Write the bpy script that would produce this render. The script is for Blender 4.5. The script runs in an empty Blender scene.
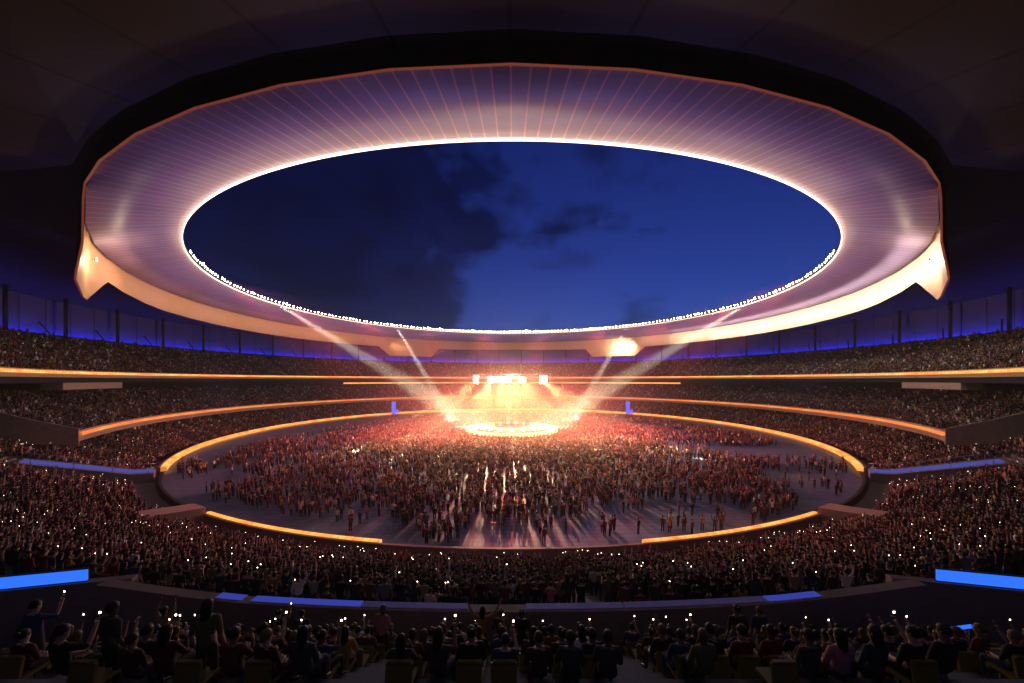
import bpy, bmesh, math, random
import numpy as np
from mathutils import Vector, Matrix, noise

random.seed(7)
rng = np.random.default_rng(11)
S = bpy.context.scene
COL = S.collection
R = math.radians
H = 16.8            # eye height over the field
CD = 115.5          # distance of the eye from the middle of the field
F = 361.0

# ------------------------------------------------------------------ helpers
def pol(r, phi, z):
    """phi in degrees, 0 = the side the camera stands on, positive to +X"""
    a = R(phi)
    return (r * math.sin(a), -r * math.cos(a), z)

def link(o):
    COL.objects.link(o)
    return o

def tag(o, label=None, cat=None, group=None, kind=None):
    if label: o['label'] = label
    if cat: o['category'] = cat
    if group: o['group'] = group
    if kind: o['kind'] = kind
    return o

def empty(name, loc=(0, 0, 0), rz=0.0):
    o = bpy.data.objects.new(name, None)
    o.location = loc
    o.rotation_euler = (0, 0, rz)
    o.empty_display_size = 0.3
    return link(o)

class MB:
    def __init__(self):
        self.v, self.f, self.mi, self.sm = [], [], [], []
    def add(self, verts, faces, mi=0, smooth=False):
        b = len(self.v)
        self.v += [tuple(p) for p in verts]
        for f in faces:
            self.f.append(tuple(b + i for i in f)); self.mi.append(mi); self.sm.append(smooth)
        return self
    def box(self, c, s, rz=0.0, mi=0, rx=0.0):
        M = Matrix.Translation(c) @ Matrix.Rotation(rz, 4, 'Z') @ Matrix.Rotation(rx, 4, 'X')
        x, y, z = s[0] / 2, s[1] / 2, s[2] / 2
        vs = [M @ Vector((a * x, b * y, c2 * z)) for c2 in (-1, 1) for b in (-1, 1) for a in (-1, 1)]
        return self.add(vs, [(0, 2, 3, 1), (4, 5, 7, 6), (0, 1, 5, 4), (2, 6, 7, 3), (0, 4, 6, 2), (1, 3, 7, 5)], mi)
    def tube(self, pts, rads, n=8, mi=0, smooth=True, cap=True, flat=1.0):
        pts = [Vector(p) for p in pts]
        vs, fs = [], []
        for i, p in enumerate(pts):
            d = (pts[min(i + 1, len(pts) - 1)] - pts[max(i - 1, 0)]).normalized()
            u = d.cross(Vector((0, 0, 1)))
            if u.length < .05: u = Vector((1, 0, 0))
            u.normalize(); w = d.cross(u).normalized()
            for k in range(n):
                a = 2 * math.pi * k / n
                vs.append(p + u * math.cos(a) * rads[i] + w * math.sin(a) * rads[i] * flat)
        for i in range(len(pts) - 1):
            for k in range(n):
                k2 = (k + 1) % n
                fs.append((i * n + k, i * n + k2, (i + 1) * n + k2, (i + 1) * n + k))
        if cap:
            fs.append(tuple(range(n - 1, -1, -1))); fs.append(tuple((len(pts) - 1) * n + k for k in range(n)))
        return self.add(vs, fs, mi, smooth)
    def sweep(self, prof, p0, p1, step=2.0, closed=True, mi=0, smooth=False, extra=(), fn=None):
        """closed (r,z) profile swept round the middle of the field from p0 to p1 degrees; fn(phi) may replace prof"""
        full = abs((p1 - p0) - 360) < 1e-6
        n = max(1, int(math.ceil((p1 - p0) / step)))
        ph = sorted(set([p0 + (p1 - p0) * i / n for i in range(n + 1)] + [e for e in extra if p0 < e < p1]))
        if full: ph = ph[:-1]
        vs, fs = [], []
        m = None
        for p in ph:
            pr = fn(p) if fn else prof
            m = len(pr)
            vs += [pol(r, p, z) for r, z in pr]
        N = len(ph)
        for i in range(N if full else N - 1):
            a, b = i * m, ((i + 1) % N) * m
            for k in range(m if closed else m - 1):
                k2 = (k + 1) % m
                fs.append((a + k, b + k, b + k2, a + k2))
        if closed and not full:
            fs.append(tuple(range(m))); fs.append(tuple((N - 1) * m + k for k in range(m - 1, -1, -1)))
        return self.add(vs, fs, mi, smooth)
    def build(self, name, mats, parent=None, flip=False):
        me = bpy.data.meshes.new(name)
        me.from_pydata(self.v, [], self.f)
        if not isinstance(mats, (list, tuple)): mats = [mats]
        for m in mats: me.materials.append(m)
        me.polygons.foreach_set('material_index', self.mi)
        me.polygons.foreach_set('use_smooth', self.sm)
        bm = bmesh.new(); bm.from_mesh(me)
        bmesh.ops.recalc_face_normals(bm, faces=bm.faces)
        bm.to_mesh(me); bm.free()
        me.update()
        o = bpy.data.objects.new(name, me)
        if parent is not None: o.parent = parent
        return link(o)

# ------------------------------------------------------------------ materials
def newmat(name):
    m = bpy.data.materials.new(name); m.use_nodes = True
    nt = m.node_tree; b = nt.nodes['Principled BSDF']
    return m, nt, b

def pmat(name, col, rough=.7, var=.25, scale=3.0, metal=0.0, bump=0.0, spec=.3):
    m, nt, b = newmat(name)
    tc = nt.nodes.new('ShaderNodeTexCoord'); nz = nt.nodes.new('ShaderNodeTexNoise')
    nz.inputs['Scale'].default_value = scale; nz.inputs['Detail'].default_value = 5
    nt.links.new(tc.outputs['Object'], nz.inputs['Vector'])
    mx = nt.nodes.new('ShaderNodeMix'); mx.data_type = 'RGBA'
    mx.inputs[6].default_value = (*[c * (1 - var) for c in col], 1)
    mx.inputs[7].default_value = (*[min(1, c * (1 + var)) for c in col], 1)
    nt.links.new(nz.outputs['Fac'], mx.inputs[0]); nt.links.new(mx.outputs[2], b.inputs['Base Color'])
    b.inputs['Roughness'].default_value = rough; b.inputs['Metallic'].default_value = metal
    b.inputs['Specular IOR Level'].default_value = spec
    if bump:
        bp = nt.nodes.new('ShaderNodeBump'); bp.inputs['Strength'].default_value = bump
        nt.links.new(nz.outputs['Fac'], bp.inputs['Height']); nt.links.new(bp.outputs[0], b.inputs['Normal'])
    return m

def emat(name, col, strength, sample=True):
    m, nt, b = newmat(name)
    b.inputs['Base Color'].default_value = (.02, .02, .02, 1); b.inputs['Specular IOR Level'].default_value = .05
    b.inputs['Emission Color'].default_value = (*col, 1)
    b.inputs['Emission Strength'].default_value = strength
    if not sample: m.cycles.emission_sampling = 'NONE'
    return m

def ribbon_mat(name, strength, seed, c1=(1, .16, .03), c2=(1, .36, .06), c3=(1, .52, .15)):
    """LED ribbon: panels of flame coloured pixels that run round the bowl"""
    m, nt, b = newmat(name)
    N = nt.nodes.new
    tc = N('ShaderNodeTexCoord'); sp = N('ShaderNodeSeparateXYZ'); nt.links.new(tc.outputs['Object'], sp.inputs[0])
    at = N('ShaderNodeMath'); at.operation = 'ARCTAN2'
    nt.links.new(sp.outputs[0], at.inputs[0]); nt.links.new(sp.outputs[1], at.inputs[1])
    cx = N('ShaderNodeCombineXYZ'); nt.links.new(at.outputs[0], cx.inputs[0]); nt.links.new(sp.outputs[2], cx.inputs[1])
    mp = N('ShaderNodeMapping'); mp.inputs['Scale'].default_value = (26, 1.2, 1); mp.inputs['Location'].default_value = (seed, seed * .7, 0)
    nt.links.new(cx.outputs[0], mp.inputs[0])
    nz = N('ShaderNodeTexNoise'); nz.inputs['Scale'].default_value = 1; nz.inputs['Detail'].default_value = 6; nz.inputs['Roughness'].default_value = .65
    nt.links.new(mp.outputs[0], nz.inputs['Vector'])
    rp = N('ShaderNodeValToRGB'); e = rp.color_ramp.elements
    e[0].position = .34; e[0].color = (*c1, 1); e[1].position = .66; e[1].color = (*c3, 1)
    k = e.new(.5); k.color = (*c2, 1)
    nt.links.new(nz.outputs['Fac'], rp.inputs[0])
    # joints between the LED cabinets
    mu = N('ShaderNodeMath'); mu.operation = 'MULTIPLY'; mu.inputs[1].default_value = 90
    nt.links.new(at.outputs[0], mu.inputs[0])
    fr = N('ShaderNodeMath'); fr.operation = 'FRACT'; nt.links.new(mu.outputs[0], fr.inputs[0])
    gt = N('ShaderNodeMath'); gt.operation = 'GREATER_THAN'; gt.inputs[1].default_value = .1; nt.links.new(fr.outputs[0], gt.inputs[0])
    ml = N('ShaderNodeMath'); ml.operation = 'MULTIPLY_ADD'; ml.inputs[1].default_value = strength * .5; ml.inputs[2].default_value = strength * .5
    nt.links.new(gt.outputs[0], ml.inputs[0])
    b.inputs['Base Color'].default_value = (.02, .02, .02, 1)
    nt.links.new(rp.outputs[0], b.inputs['Emission Color']); nt.links.new(ml.outputs[0], b.inputs['Emission Strength'])
    return m

def radial_mat(name, col, line, count, width, rough=.6, rings=0.0, ring_w=.03):
    """sheet cladding with radial joints (and rings of joints if rings > 0)"""
    m, nt, b = newmat(name); N = nt.nodes.new
    tc = N('ShaderNodeTexCoord'); sp = N('ShaderNodeSeparateXYZ'); nt.links.new(tc.outputs['Object'], sp.inputs[0])
    at = N('ShaderNodeMath'); at.operation = 'ARCTAN2'
    nt.links.new(sp.outputs[0], at.inputs[0]); nt.links.new(sp.outputs[1], at.inputs[1])
    mu = N('ShaderNodeMath'); mu.operation = 'MULTIPLY'; mu.inputs[1].default_value = count / (2 * math.pi); nt.links.new(at.outputs[0], mu.inputs[0])
    fr = N('ShaderNodeMath'); fr.operation = 'FRACT'; nt.links.new(mu.outputs[0], fr.inputs[0])
    lt = N('ShaderNodeMath'); lt.operation = 'LESS_THAN'; lt.inputs[1].default_value = width; nt.links.new(fr.outputs[0], lt.inputs[0])
    fac = lt.outputs[0]
    if rings:
        ln = N('ShaderNodeVectorMath'); ln.operation = 'LENGTH'
        cb = N('ShaderNodeCombineXYZ'); nt.links.new(sp.outputs[0], cb.inputs[0]); nt.links.new(sp.outputs[1], cb.inputs[1]); nt.links.new(cb.outputs[0], ln.inputs[0])
        m2 = N('ShaderNodeMath'); m2.operation = 'MULTIPLY'; m2.inputs[1].default_value = 1 / rings; nt.links.new(ln.outputs['Value'], m2.inputs[0])
        f2 = N('ShaderNodeMath'); f2.operation = 'FRACT'; nt.links.new(m2.outputs[0], f2.inputs[0])
        l2 = N('ShaderNodeMath'); l2.operation = 'LESS_THAN'; l2.inputs[1].default_value = ring_w; nt.links.new(f2.outputs[0], l2.inputs[0])
        mxm = N('ShaderNodeMath'); mxm.operation = 'MAXIMUM'; nt.links.new(fac, mxm.inputs[0]); nt.links.new(l2.outputs[0], mxm.inputs[1])
        fac = mxm.outputs[0]
    nz = N('ShaderNodeTexNoise'); nz.inputs['Scale'].default_value = .35; nz.inputs['Detail'].default_value = 6
    nt.links.new(tc.outputs['Object'], nz.inputs['Vector'])
    fl = N('ShaderNodeMath'); fl.operation = 'FLOOR'; nt.links.new(mu.outputs[0], fl.inputs[0])
    wn = N('ShaderNodeTexWhiteNoise'); wn.noise_dimensions = '1D'; nt.links.new(fl.outputs[0], wn.inputs['W'])
    av = N('ShaderNodeMix'); av.data_type = 'FLOAT'; av.inputs[0].default_value = .25
    nt.links.new(nz.outputs['Fac'], av.inputs[2]); nt.links.new(wn.outputs['Value'], av.inputs[3])
    hv = N('ShaderNodeMix'); hv.data_type = 'RGBA'
    hv.inputs[6].default_value = (*[c * .8 for c in col], 1); hv.inputs[7].default_value = (*[c * 1.2 for c in col], 1)
    nt.links.new(av.outputs[0], hv.inputs[0])
    mx = N('ShaderNodeMix'); mx.data_type = 'RGBA'
    nt.links.new(hv.outputs[2], mx.inputs[6]); mx.inputs[7].default_value = (*line, 1)
    nt.links.new(fac, mx.inputs[0]); nt.links.new(mx.outputs[2], b.inputs['Base Color'])
    b.inputs['Roughness'].default_value = rough
    return m

def objcolor_mat(name, rough=.8, ramp=None):
    m, nt, b = newmat(name); N = nt.nodes.new
    oi = N('ShaderNodeObjectInfo')
    if ramp:
        rp = N('ShaderNodeValToRGB'); rp.color_ramp.interpolation = 'CONSTANT'
        e = rp.color_ramp.elements
        e[0].color = (*ramp[0], 1); e[1].position = 1 / len(ramp); e[1].color = (*ramp[1], 1)
        for i, c in enumerate(ramp[2:], 2):
            k = e.new(i / len(ramp)); k.color = (*c, 1)
        nt.links.new(oi.outputs['Random'], rp.inputs[0]); nt.links.new(rp.outputs[0], b.inputs['Base Color'])
    else:
        nt.links.new(oi.outputs['Color'], b.inputs['Base Color'])
    b.inputs['Roughness'].default_value = rough
    b.inputs['Specular IOR Level'].default_value = .25
    return m

def attr_mat(name):
    m, nt, b = newmat(name)
    a = nt.nodes.new('ShaderNodeAttribute'); a.attribute_name = 'Col'
    nt.links.new(a.outputs['Color'], b.inputs['Base Color']); b.inputs['Roughness'].default_value = .75
    b.inputs['Specular IOR Level'].default_value = .25
    return m

SKINS = [(.46, .28, .2), (.3, .17, .11), (.52, .34, .25), (.16, .085, .05)]
HAIRS = [(.012, .01, .009), (.03, .018, .01), (.02, .012, .008), (.12, .075, .035), (.008, .008, .008)]
M = dict(
    ground=pmat('ground_earth', (.06, .055, .05), .95, .3, .2),
    concrete=pmat('concrete', (.2, .19, .19), .85, .2, .8, bump=.05),
    terrace=pmat('terrace_concrete', (.16, .14, .14), .9, .25, .7),
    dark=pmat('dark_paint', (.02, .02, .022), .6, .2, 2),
    black=pmat('black_fascia', (.004, .004, .004), .9, .2, 1, spec=.05),
    wall=pmat('parapet_concrete', (.3, .22, .17), .8, .3, 1.5, bump=.06),
    tan=pmat('tan_panel', (.42, .3, .22), .7, .12, 2),
    steel=pmat('steel', (.35, .35, .36), .4, .15, 4, metal=.9),
    white=pmat('blue_tint_wall', (.1, .11, .36), .8, .08, 1),  # wall colour tinted blue to deepen the strip's blue light
    skirt=pmat('pale_fascia', (.7, .44, .26), .55, .08, .5),
    roof=radial_mat('roof_membrane', (.03, .025, .042), (.012, .01, .015), 64, .04, .8, rings=0),
    soffit=radial_mat('soffit_boards', (.36, .28, .41), (.78, .46, .46), 360, .11, .5),  # part of the violet light is put into this mauve base
    seat=pmat('seat_plastic', (.17, .125, .025), .5, .15, 6),
    rim=emat('rim_light', (1, .7, .44), 4.2),
    rim_far=emat('rim_light_far', (1, .7, .44), 2.5),
    trim=emat('edge_glow', (1, .2, .1), .16),
    lamp=emat('lamp_lens', (1, .93, .82), 60.0),
    rig_lamp=emat('rig_lamp_lens', (1, .78, .45), 90.0),
    stage_band=emat('stage_band_light', (1, .55, .16), 4.0),
    stage_screen=emat('stage_screen', (1, .55, .18), 3.0),
    blue_lamp=emat('blue_lamp', (.12, .18, 1), 25.0),
    blue_strip=emat('blue_strip', (.04, .05, 1), 22.0),
    blue_led=emat('blue_led', (.03, .16, 1.0), 1.15),
    blue_floor=emat('blue_floor_glow', (.09, .11, .5), .6),
    blue_ledge=emat('blue_ledge_glow', (.035, .05, .36), .9),
    mauve_ledge=emat('mauve_ledge_glow', (.04, .03, .1), .55),
    phone=emat('phone_torch', (1, .84, .6), 14.0, False),
    phone_body=pmat('phone_case', (.02, .02, .02), .3, .1, 20),
    crowd=attr_mat('crowd_clothes'),
    skin=objcolor_mat('skin', .6, SKINS), shirt=objcolor_mat('shirt'),
    trousers=objcolor_mat('trousers', .85, [(.012, .012, .016), (.03, .035, .06), (.05, .04, .035), (.02, .02, .02)]),
    shoes=pmat('shoes', (.02, .02, .02), .5, .3, 9),
    stage_floor=pmat('stage_floor', (.1, .06, .035), .6, .2, 1.5),
    step=pmat('stair_concrete', (.38, .34, .32), .85, .2, 1.2),
    lips=pmat('lips', (.25, .08, .07), .5, .1, 9),
    hair=objcolor_mat('hair', .55, HAIRS),
    ribbon_field=ribbon_mat('ribbon_field', 1.5, 1.3), ribbon_mid=ribbon_mat('ribbon_mid', 1.2, 5.1, c2=(1, .25, .045), c3=(1, .42, .1)), ribbon_top=ribbon_mat('ribbon_top', 1.7, 9.4),
    tower=emat('tower_screen', (.02, .12, .9), 1.2), glass=None,
)
# field cover: dark wet-looking matting
fm, nt, b = newmat('field_matting'); N = nt.nodes.new
tc = N('ShaderNodeTexCoord'); nz = N('ShaderNodeTexNoise'); nz.inputs['Scale'].default_value = .12; nz.inputs['Detail'].default_value = 7
nt.links.new(tc.outputs['Object'], nz.inputs['Vector'])
bk = N('ShaderNodeTexBrick'); bk.inputs['Scale'].default_value = .25; bk.inputs['Mortar Size'].default_value = .012
bk.inputs['Color1'].default_value = (.15, .22, .36, 1); bk.inputs['Color2'].default_value = (.19, .27, .43, 1); bk.inputs['Mortar'].default_value = (.1, .1, .12, 1)
nt.links.new(tc.outputs['Object'], bk.inputs['Vector'])
mx = N('ShaderNodeMix'); mx.data_type = 'RGBA'; mx.blend_type = 'MULTIPLY'; mx.inputs[0].default_value = .6
nt.links.new(bk.outputs[0], mx.inputs[6]); nt.links.new(nz.outputs['Color'], mx.inputs[7]); nt.links.new(mx.outputs[2], b.inputs['Base Color'])
mr = N('ShaderNodeMapRange'); mr.inputs[3].default_value = .48; mr.inputs[4].default_value = .72
nt.links.new(nz.outputs['Fac'], mr.inputs[0]); nt.links.new(mr.outputs[0], b.inputs['Roughness'])
b.inputs['Specular IOR Level'].default_value = .22
M['field'] = fm

# ------------------------------------------------------------------ ground and field
tag(MB().sweep([(0.01, -.4), (138, -.4), (138, -.7), (0.01, -.7)], 0, 360, 4).build('ground', M['ground']), kind='structure')
o = MB()
o.add([pol(80.5, a, 0) for a in range(0, 360, 2)], [tuple(range(180))])
tag(o.build('field', M['field']), kind='structure')

# ------------------------------------------------------------------ field wall
GAP = [(27, 50.8), (-50.8, -27)]
fw = empty('field_wall')
tag(fw, 'low round wall with a flame coloured light ribbon around the concert floor', 'wall')
MB().sweep([(80.9, -.4), (80.9, 1.25), (81.25, 1.25), (81.25, -.4)], 50.8, 309.2, 1.5).sweep(
    [(80.9, -.4), (80.9, .75), (81.25, .75), (81.25, -.4)], -27, 27, 1.5).build('wall_board', M['tan'], fw)
for a, c in ((9.3, 27), (50.8, 309.2), (-27, -9.3)):
    if a == 50.8:
        MB().sweep([(80.05, .5), (80.05, 1.05), (80.45, 1.26), (80.897, 1.26), (80.897, .5)], a, c, 1.5).build('light_ribbon', M['ribbon_field'], fw)
    else:
        MB().sweep([(80.45, .3), (80.45, .8), (80.5, .9), (80.897, .93), (80.897, .3)], a, c, 1.5).build('light_ribbon', M['ribbon_field'], fw)
MB().sweep([(80.5, -.4), (80.5, .5), (80.85, .5), (80.85, -.4)], 27.05, 50.75, 1.5).sweep(
    [(80.5, -.4), (80.5, .5), (80.85, .5), (80.85, -.4)], -50.75, -27.05, 1.5).build('kerb', M['dark'], fw)

# ------------------------------------------------------------------ stands
def terrace_profile(r0, z0, r1, slope, pitch, under):
    pr, r, z = [], r0, z0
    n = int(round((r1 - r0) / pitch))
    for i in range(n):
        pr += [(r, z), (r + pitch, z)]
        r += pitch; z += slope * pitch
    return pr + [(r, z - slope * pitch - under), (r0, z0 - under)], n

P = .8
LOW = dict(r0=83.6, z0=-.2, slope=.42, n=22)
MID = dict(r0=92.2, z0=7.0, slope=.43, n=19)
TOP = dict(r0=97.6, z0=17.75, slope=.59, n=19)
# openings of the low stand for the two blue lit ramps (degrees either side) and for the two field gates
RAMP = (47.0, 50.2)
st = empty('lower_stand')
tag(st, 'lowest stand sloping up from the concert floor right round the bowl', 'stand')
pr, n = terrace_profile(LOW['r0'], LOW['z0'], LOW['r0'] + 22 * P, LOW['slope'], P, 1.0)
mb = MB()
mb.sweep(pr, 0, 360, 2.0)
mb.sweep([(81.26, -.1), (83.58, -.1), (83.58, -.35), (81.26, -.35)], 0, 360, 2)
mb.build('terrace', M['terrace'], st)

st = empty('middle_stand')
tag(st, 'middle stand overhanging the lowest one, with a thin red ribbon on its front', 'stand')
ME = 54.5
pr, n = terrace_profile(MID['r0'], MID['z0'], MID['r0'] + 19 * P, MID['slope'], P, .9)
MB().sweep(pr, ME + .3, 360 - ME - .3, 2.0).build('terrace', M['terrace'], st)
MB().sweep([(91.75, 6.2), (91.75, 8.05), (92.15, 8.05), (92.15, 6.2)], ME, 360 - ME, 1.5).build('parapet', M['tan'], st)
MB().sweep([(91.4, 7.2), (91.4, 7.72), (91.745, 7.72), (91.745, 7.2)], ME + .1, 360 - ME - .1, 1.5).build('light_ribbon', M['ribbon_mid'], st)
for s in (1, -1):
    # end wall that climbs with the rake
    w = MB(); vs = []
    for dphi in (0, .28):
        for r, zt in ((91.75, 8.4), (97, 10.3), (103, 12.9), (107.9, 15.0)):
            vs += [pol(r, s * (ME + dphi - .02), 5.6 + (r - 91.75) * .12), pol(r, s * (ME + dphi - .02), zt)]
    fs = []
    for k in range(3):
        a = 2 * k
        fs += [(a, a + 1, a + 3, a + 2), (8 + a, 8 + a + 2, 8 + a + 3, 8 + a + 1), (a + 1, 8 + a + 1, 8 + a + 3, a + 3), (a, a + 2, 8 + a + 2, 8 + a)]
    fs += [(0, 8, 9, 1), (6, 7, 15, 14)]
    w.add(vs, fs).build('end_wall', M['wall'], st)
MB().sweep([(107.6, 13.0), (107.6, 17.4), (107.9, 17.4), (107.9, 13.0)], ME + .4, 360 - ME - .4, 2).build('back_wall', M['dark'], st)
MB().sweep([(107.3, 14.85), (107.3, 15.5), (107.59, 15.5), (107.59, 14.85)], 128, 232, 1.5).build('back_ribbon', M['ribbon_top'], st)

st = empty('upper_stand')
tag(st, 'steep upper stand under the roof with an orange ribbon along its front', 'stand')
UE = 36.0
pr, n = terrace_profile(TOP['r0'], TOP['z0'], TOP['r0'] + 19 * P, TOP['slope'], P, 1.0)
MB().sweep(pr, UE, 360 - UE, 2.0).build('terrace', M['terrace'], st)
MB().sweep([(97.1, 17.3), (97.1, 18.7), (97.5, 18.7), (97.5, 17.3)], UE, 360 - UE, 1.5).build('parapet', M['tan'], st)
MB().sweep([(96.8, 18.0), (96.8, 18.47), (97.095, 18.47), (97.095, 18.0)], UE + .1, 360 - UE - .1, 1.5).build('light_ribbon', M['ribbon_top'], st)
MB().sweep([(112.85, 26.6), (112.85, 27.2), (120, 27.2), (120, 26.6)], UE, 360 - UE, 2).build('concourse_slab', M['concrete'], st)
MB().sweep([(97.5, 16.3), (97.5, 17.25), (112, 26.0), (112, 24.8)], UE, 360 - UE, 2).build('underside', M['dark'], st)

def stairs(T, parent, ok):
    mb = MB()
    a0 = 2.1
    for row in range(T['n']):
        r_ = T['r0'] + row * P; z_ = T['z0'] + row * T['slope'] * P; st_ = T['slope'] * P
        for h in (0, 1):
            q0, q1 = r_ + h * P / 2, r_ + (h + 1) * P / 2 - .02
            w = .55
            vs = []
            for rr_ in (q0, q1):
                for sg_ in (-1, 1):
                    a_ = a0 + sg_ * math.degrees(w / rr_)
                    vs += [pol(rr_, a_, z_ - .02), pol(rr_, a_, z_ + .02 + h * st_ / 2)]
            mb.add(vs, [(0, 1, 3, 2), (4, 6, 7, 5), (1, 5, 7, 3), (0, 4, 5, 1), (2, 3, 7, 6), (0, 2, 6, 4)])
    first = None
    for k in range(-25, 26):
        a_ = a0 + 7 * k
        if not ok(abs(a_)): continue
        if first is None: o_ = first = mb.build('stair', M['step'], parent)
        else:
            o_ = first.copy(); link(o_)
        o_.rotation_euler = (0, 0, R(7 * k))
for o_, T, ok in (('lower_stand', LOW, lambda a: not (26.5 < a < 30) and not RAMP[0] - 2 < a < RAMP[1] + 1), ('middle_stand', MID, lambda a: a > ME + 1), ('upper_stand', TOP, lambda a: a > UE + 1)):
    stairs(T, bpy.data.objects[o_], ok)

for s, lab in ((-1, 'tan suite wall box hung below the upper ribbon, beyond the blue end of the ramp with the tall crowd'), (1, '')):
    o = MB().sweep([(97.55, 14.9), (97.55, 16.25), (100.5, 16.25), (100.5, 14.9)], min(s * 61.5, s * 72.5), max(s * 61.5, s * 72.5), 2).build('suite_wall', M['tan'])
    tag(o, 'tan suite wall hung below the upper orange ribbon, ' + ('on the left side' if s < 0 else 'on the right side'), 'wall', 'suite walls under the upper stand')

# blue-lit ramps cut through the low stand
for s in (-1, 1):
    a0, a1 = sorted((s * RAMP[0], s * RAMP[1]))
    side = 'left' if s < 0 else 'right'
    rp_ = empty('gangway', pol(81.6, s * 48.6, 0))
    rp_.location = (0, 0, 0)
    tag(rp_, f'blue lit gangway through the low stand at the {side} end of the field ribbon', 'gangway', 'blue lit gangways')
    mb = MB(); rr = [81.4, 84, 88, 92, 95.5]
    zr = lambda r: 1.3 + max(0, r - 83.5) * .27 + (r - 81.4) * .04
    fs, vs = [], []
    for r in rr:
        zt = zr(r)
        ph = math.degrees(2.2 / r)
        c = s * 48.6
        vs += [pol(r, c - ph, zt), pol(r, c + ph, zt), pol(r, c + ph, -.3), pol(r, c - ph, -.3)]
    for i in range(len(rr) - 1):
        a, b2 = 4 * i, 4 * i + 4
        fs += [(a + k, b2 + k, b2 + (k + 1) % 4, a + (k + 1) % 4) for k in range(4)]
    fs += [(0, 1, 2, 3), (16, 19, 18, 17)]
    mb.add(vs, fs).build('ramp', M['concrete'], rp_)
    vs, fs = [], []
    for r in rr[:-1] + [95.2]:
        zt = zr(r) + .02
        ph = math.degrees(1.5 / r)
        vs += [pol(r, c - ph, zt), pol(r, c + ph, zt), pol(r, c + ph, zt + .04), pol(r, c - ph, zt + .04)]
    fs = []
    for i in range(4):
        a, b2 = 4 * i, 4 * i + 4
        fs += [(a + k, b2 + k, b2 + (k + 1) % 4, a + (k + 1) % 4) for k in range(4)]
    fs += [(0, 1, 2, 3), (16, 19, 18, 17)]
    MB().add(vs, fs).build('glow_deck', M['blue_floor'], rp_)  # glowing slab in place of blue light falling on the ramp
    mb = MB()
    for e in (-1, 1):
        pts = [pol(r, c + e * math.degrees(2.0 / r), zr(r) + .9) for r in rr]
        mb.tube(pts, [.05] * 5, 6)
        for r in (82, 86, 90, 94):
            p = pol(r, c + e * math.degrees(2.0 / r), zr(r))
            mb.tube([p, (p[0], p[1], p[2] + .9)], [.04, .04], 6)
    mb.build('handrail', M['steel'], rp_)
    # gate walls beside the field openings
    gw = empty('gate_wall')
    tag(gw, f'tan wedge of wall beside the field opening at the {side} end of the lower orange ribbon', 'wall', 'field gate walls')
    vs, fs = [], []
    for r, zt in ((80.9, 1.45), (83.5, 1.75), (86.2, 2.1)):
        for dp in (27.1, 29.3):
            vs += [pol(r, s * dp, -.2), pol(r, s * dp, zt)]
    for i in range(2):
        a = 4 * i
        fs += [(a, a + 1, a + 5, a + 4), (a + 2, a + 6, a + 7, a + 3), (a + 1, a + 3, a + 7, a + 5)]
    fs += [(0, 2, 3, 1), (8, 9, 11, 10)]
    MB().add(vs, fs).build('wall_panel', M['tan'], gw)

# ------------------------------------------------------------------ facade, columns
fc = empty('facade')
tag(fc, 'blue tinted outer wall behind the top row, washed blue by a hidden strip', 'facade')
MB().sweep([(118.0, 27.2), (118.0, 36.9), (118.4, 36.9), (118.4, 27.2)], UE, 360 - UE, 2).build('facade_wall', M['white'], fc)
MB().sweep([(117.2, 27.22), (117.2, 27.4), (117.6, 27.4), (117.6, 27.22)], UE + 4, 356 - UE, 3).build('blue_strip', M['blue_strip'], fc)
MB().sweep([(116.5, 27.21), (116.5, 28.0), (116.62, 28.0), (116.62, 27.21)], UE + 4, 356 - UE, 3).build('strip_shield', M['dark'], fc)  # unseen board added to keep the blue strip's light off the canopy
mu_ = MB()
for k in range(0, 96):
    a = UE + 1 + k * 3.0
    if a < 360 - UE: mu_.tube([pol(117.9, a, 27.25), pol(117.9, a, 36.5)], [.045, .045], 6)
mu_.build('mullion', M['dark'], fc)
first = None
for k in range(40):
    a = 44 + k * 7
    if a > 316: break
    if first is None:
        c = empty('roof_column', pol(115.6, a, 27.2), R(a))
        MB().tube([(0, 0, 0), (0, 0, 10.4)], [.38, .38], 12).build('shaft', M['dark'], c)
        MB().box((0, 0, .15), (1.1, 1.1, .3)).build('base_plate', M['dark'], c)
        MB().tube([(2.6, -.6, 0.3), (4.2, -1.8, 3.6)], [.16, .16], 8).build('brace', M['dark'], c)
        first = c
        src = list(c.children)
    else:
        c = first.copy(); link(c); c.location = pol(115.6, a, 27.2); c.rotation_euler = (0, 0, R(a))
        for ch in src:
            d = ch.copy(); link(d); d.parent = c
    tag(c, 'dark roof column with a raking brace, standing against the blue outer wall', 'column', 'roof columns behind the upper stand')

# ------------------------------------------------------------------ roof
RO, RH = 88.9, 78.0
def lerp_table(t, x):
    for (a, va), (b_, vb) in zip(t, t[1:]):
        if x <= b_: return va + (vb - va) * (x - a) / (b_ - a)
    return t[-1][1]
SK = [(0, 40.4), (35.3, 40.4), (39.5, 31.0), (49.3, 29.6), (55, 34.4), (70, 33.5), (100, 33.2), (132.8, 33.2), (136.5, 28.9), (151, 29.2), (153.4, 33.4), (180, 34.0)]
SO = [(0, 40.62), (33, 40.62), (44, 38.2), (180, 38.0)]
def ab(p):
    p = (p + 180) % 360 - 180
    return abs(p)
def rout(p):
    q = ((p % 6) - 3)
    return RO * math.cos(R(3)) / math.cos(R(q))
def skirt_b(p): return lerp_table(SK, ab(p))
def soff(p): return lerp_table(SO, ab(p))
def sgap(p): return lerp_table([(0, .43), (33, .43), (46, .8), (180, .8)], ab(p))
BR = [x for x, _ in SK] + [360 - x for x, _ in SK] + [30, 44, 330, 316] + [6 * k for k in range(60)]

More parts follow.
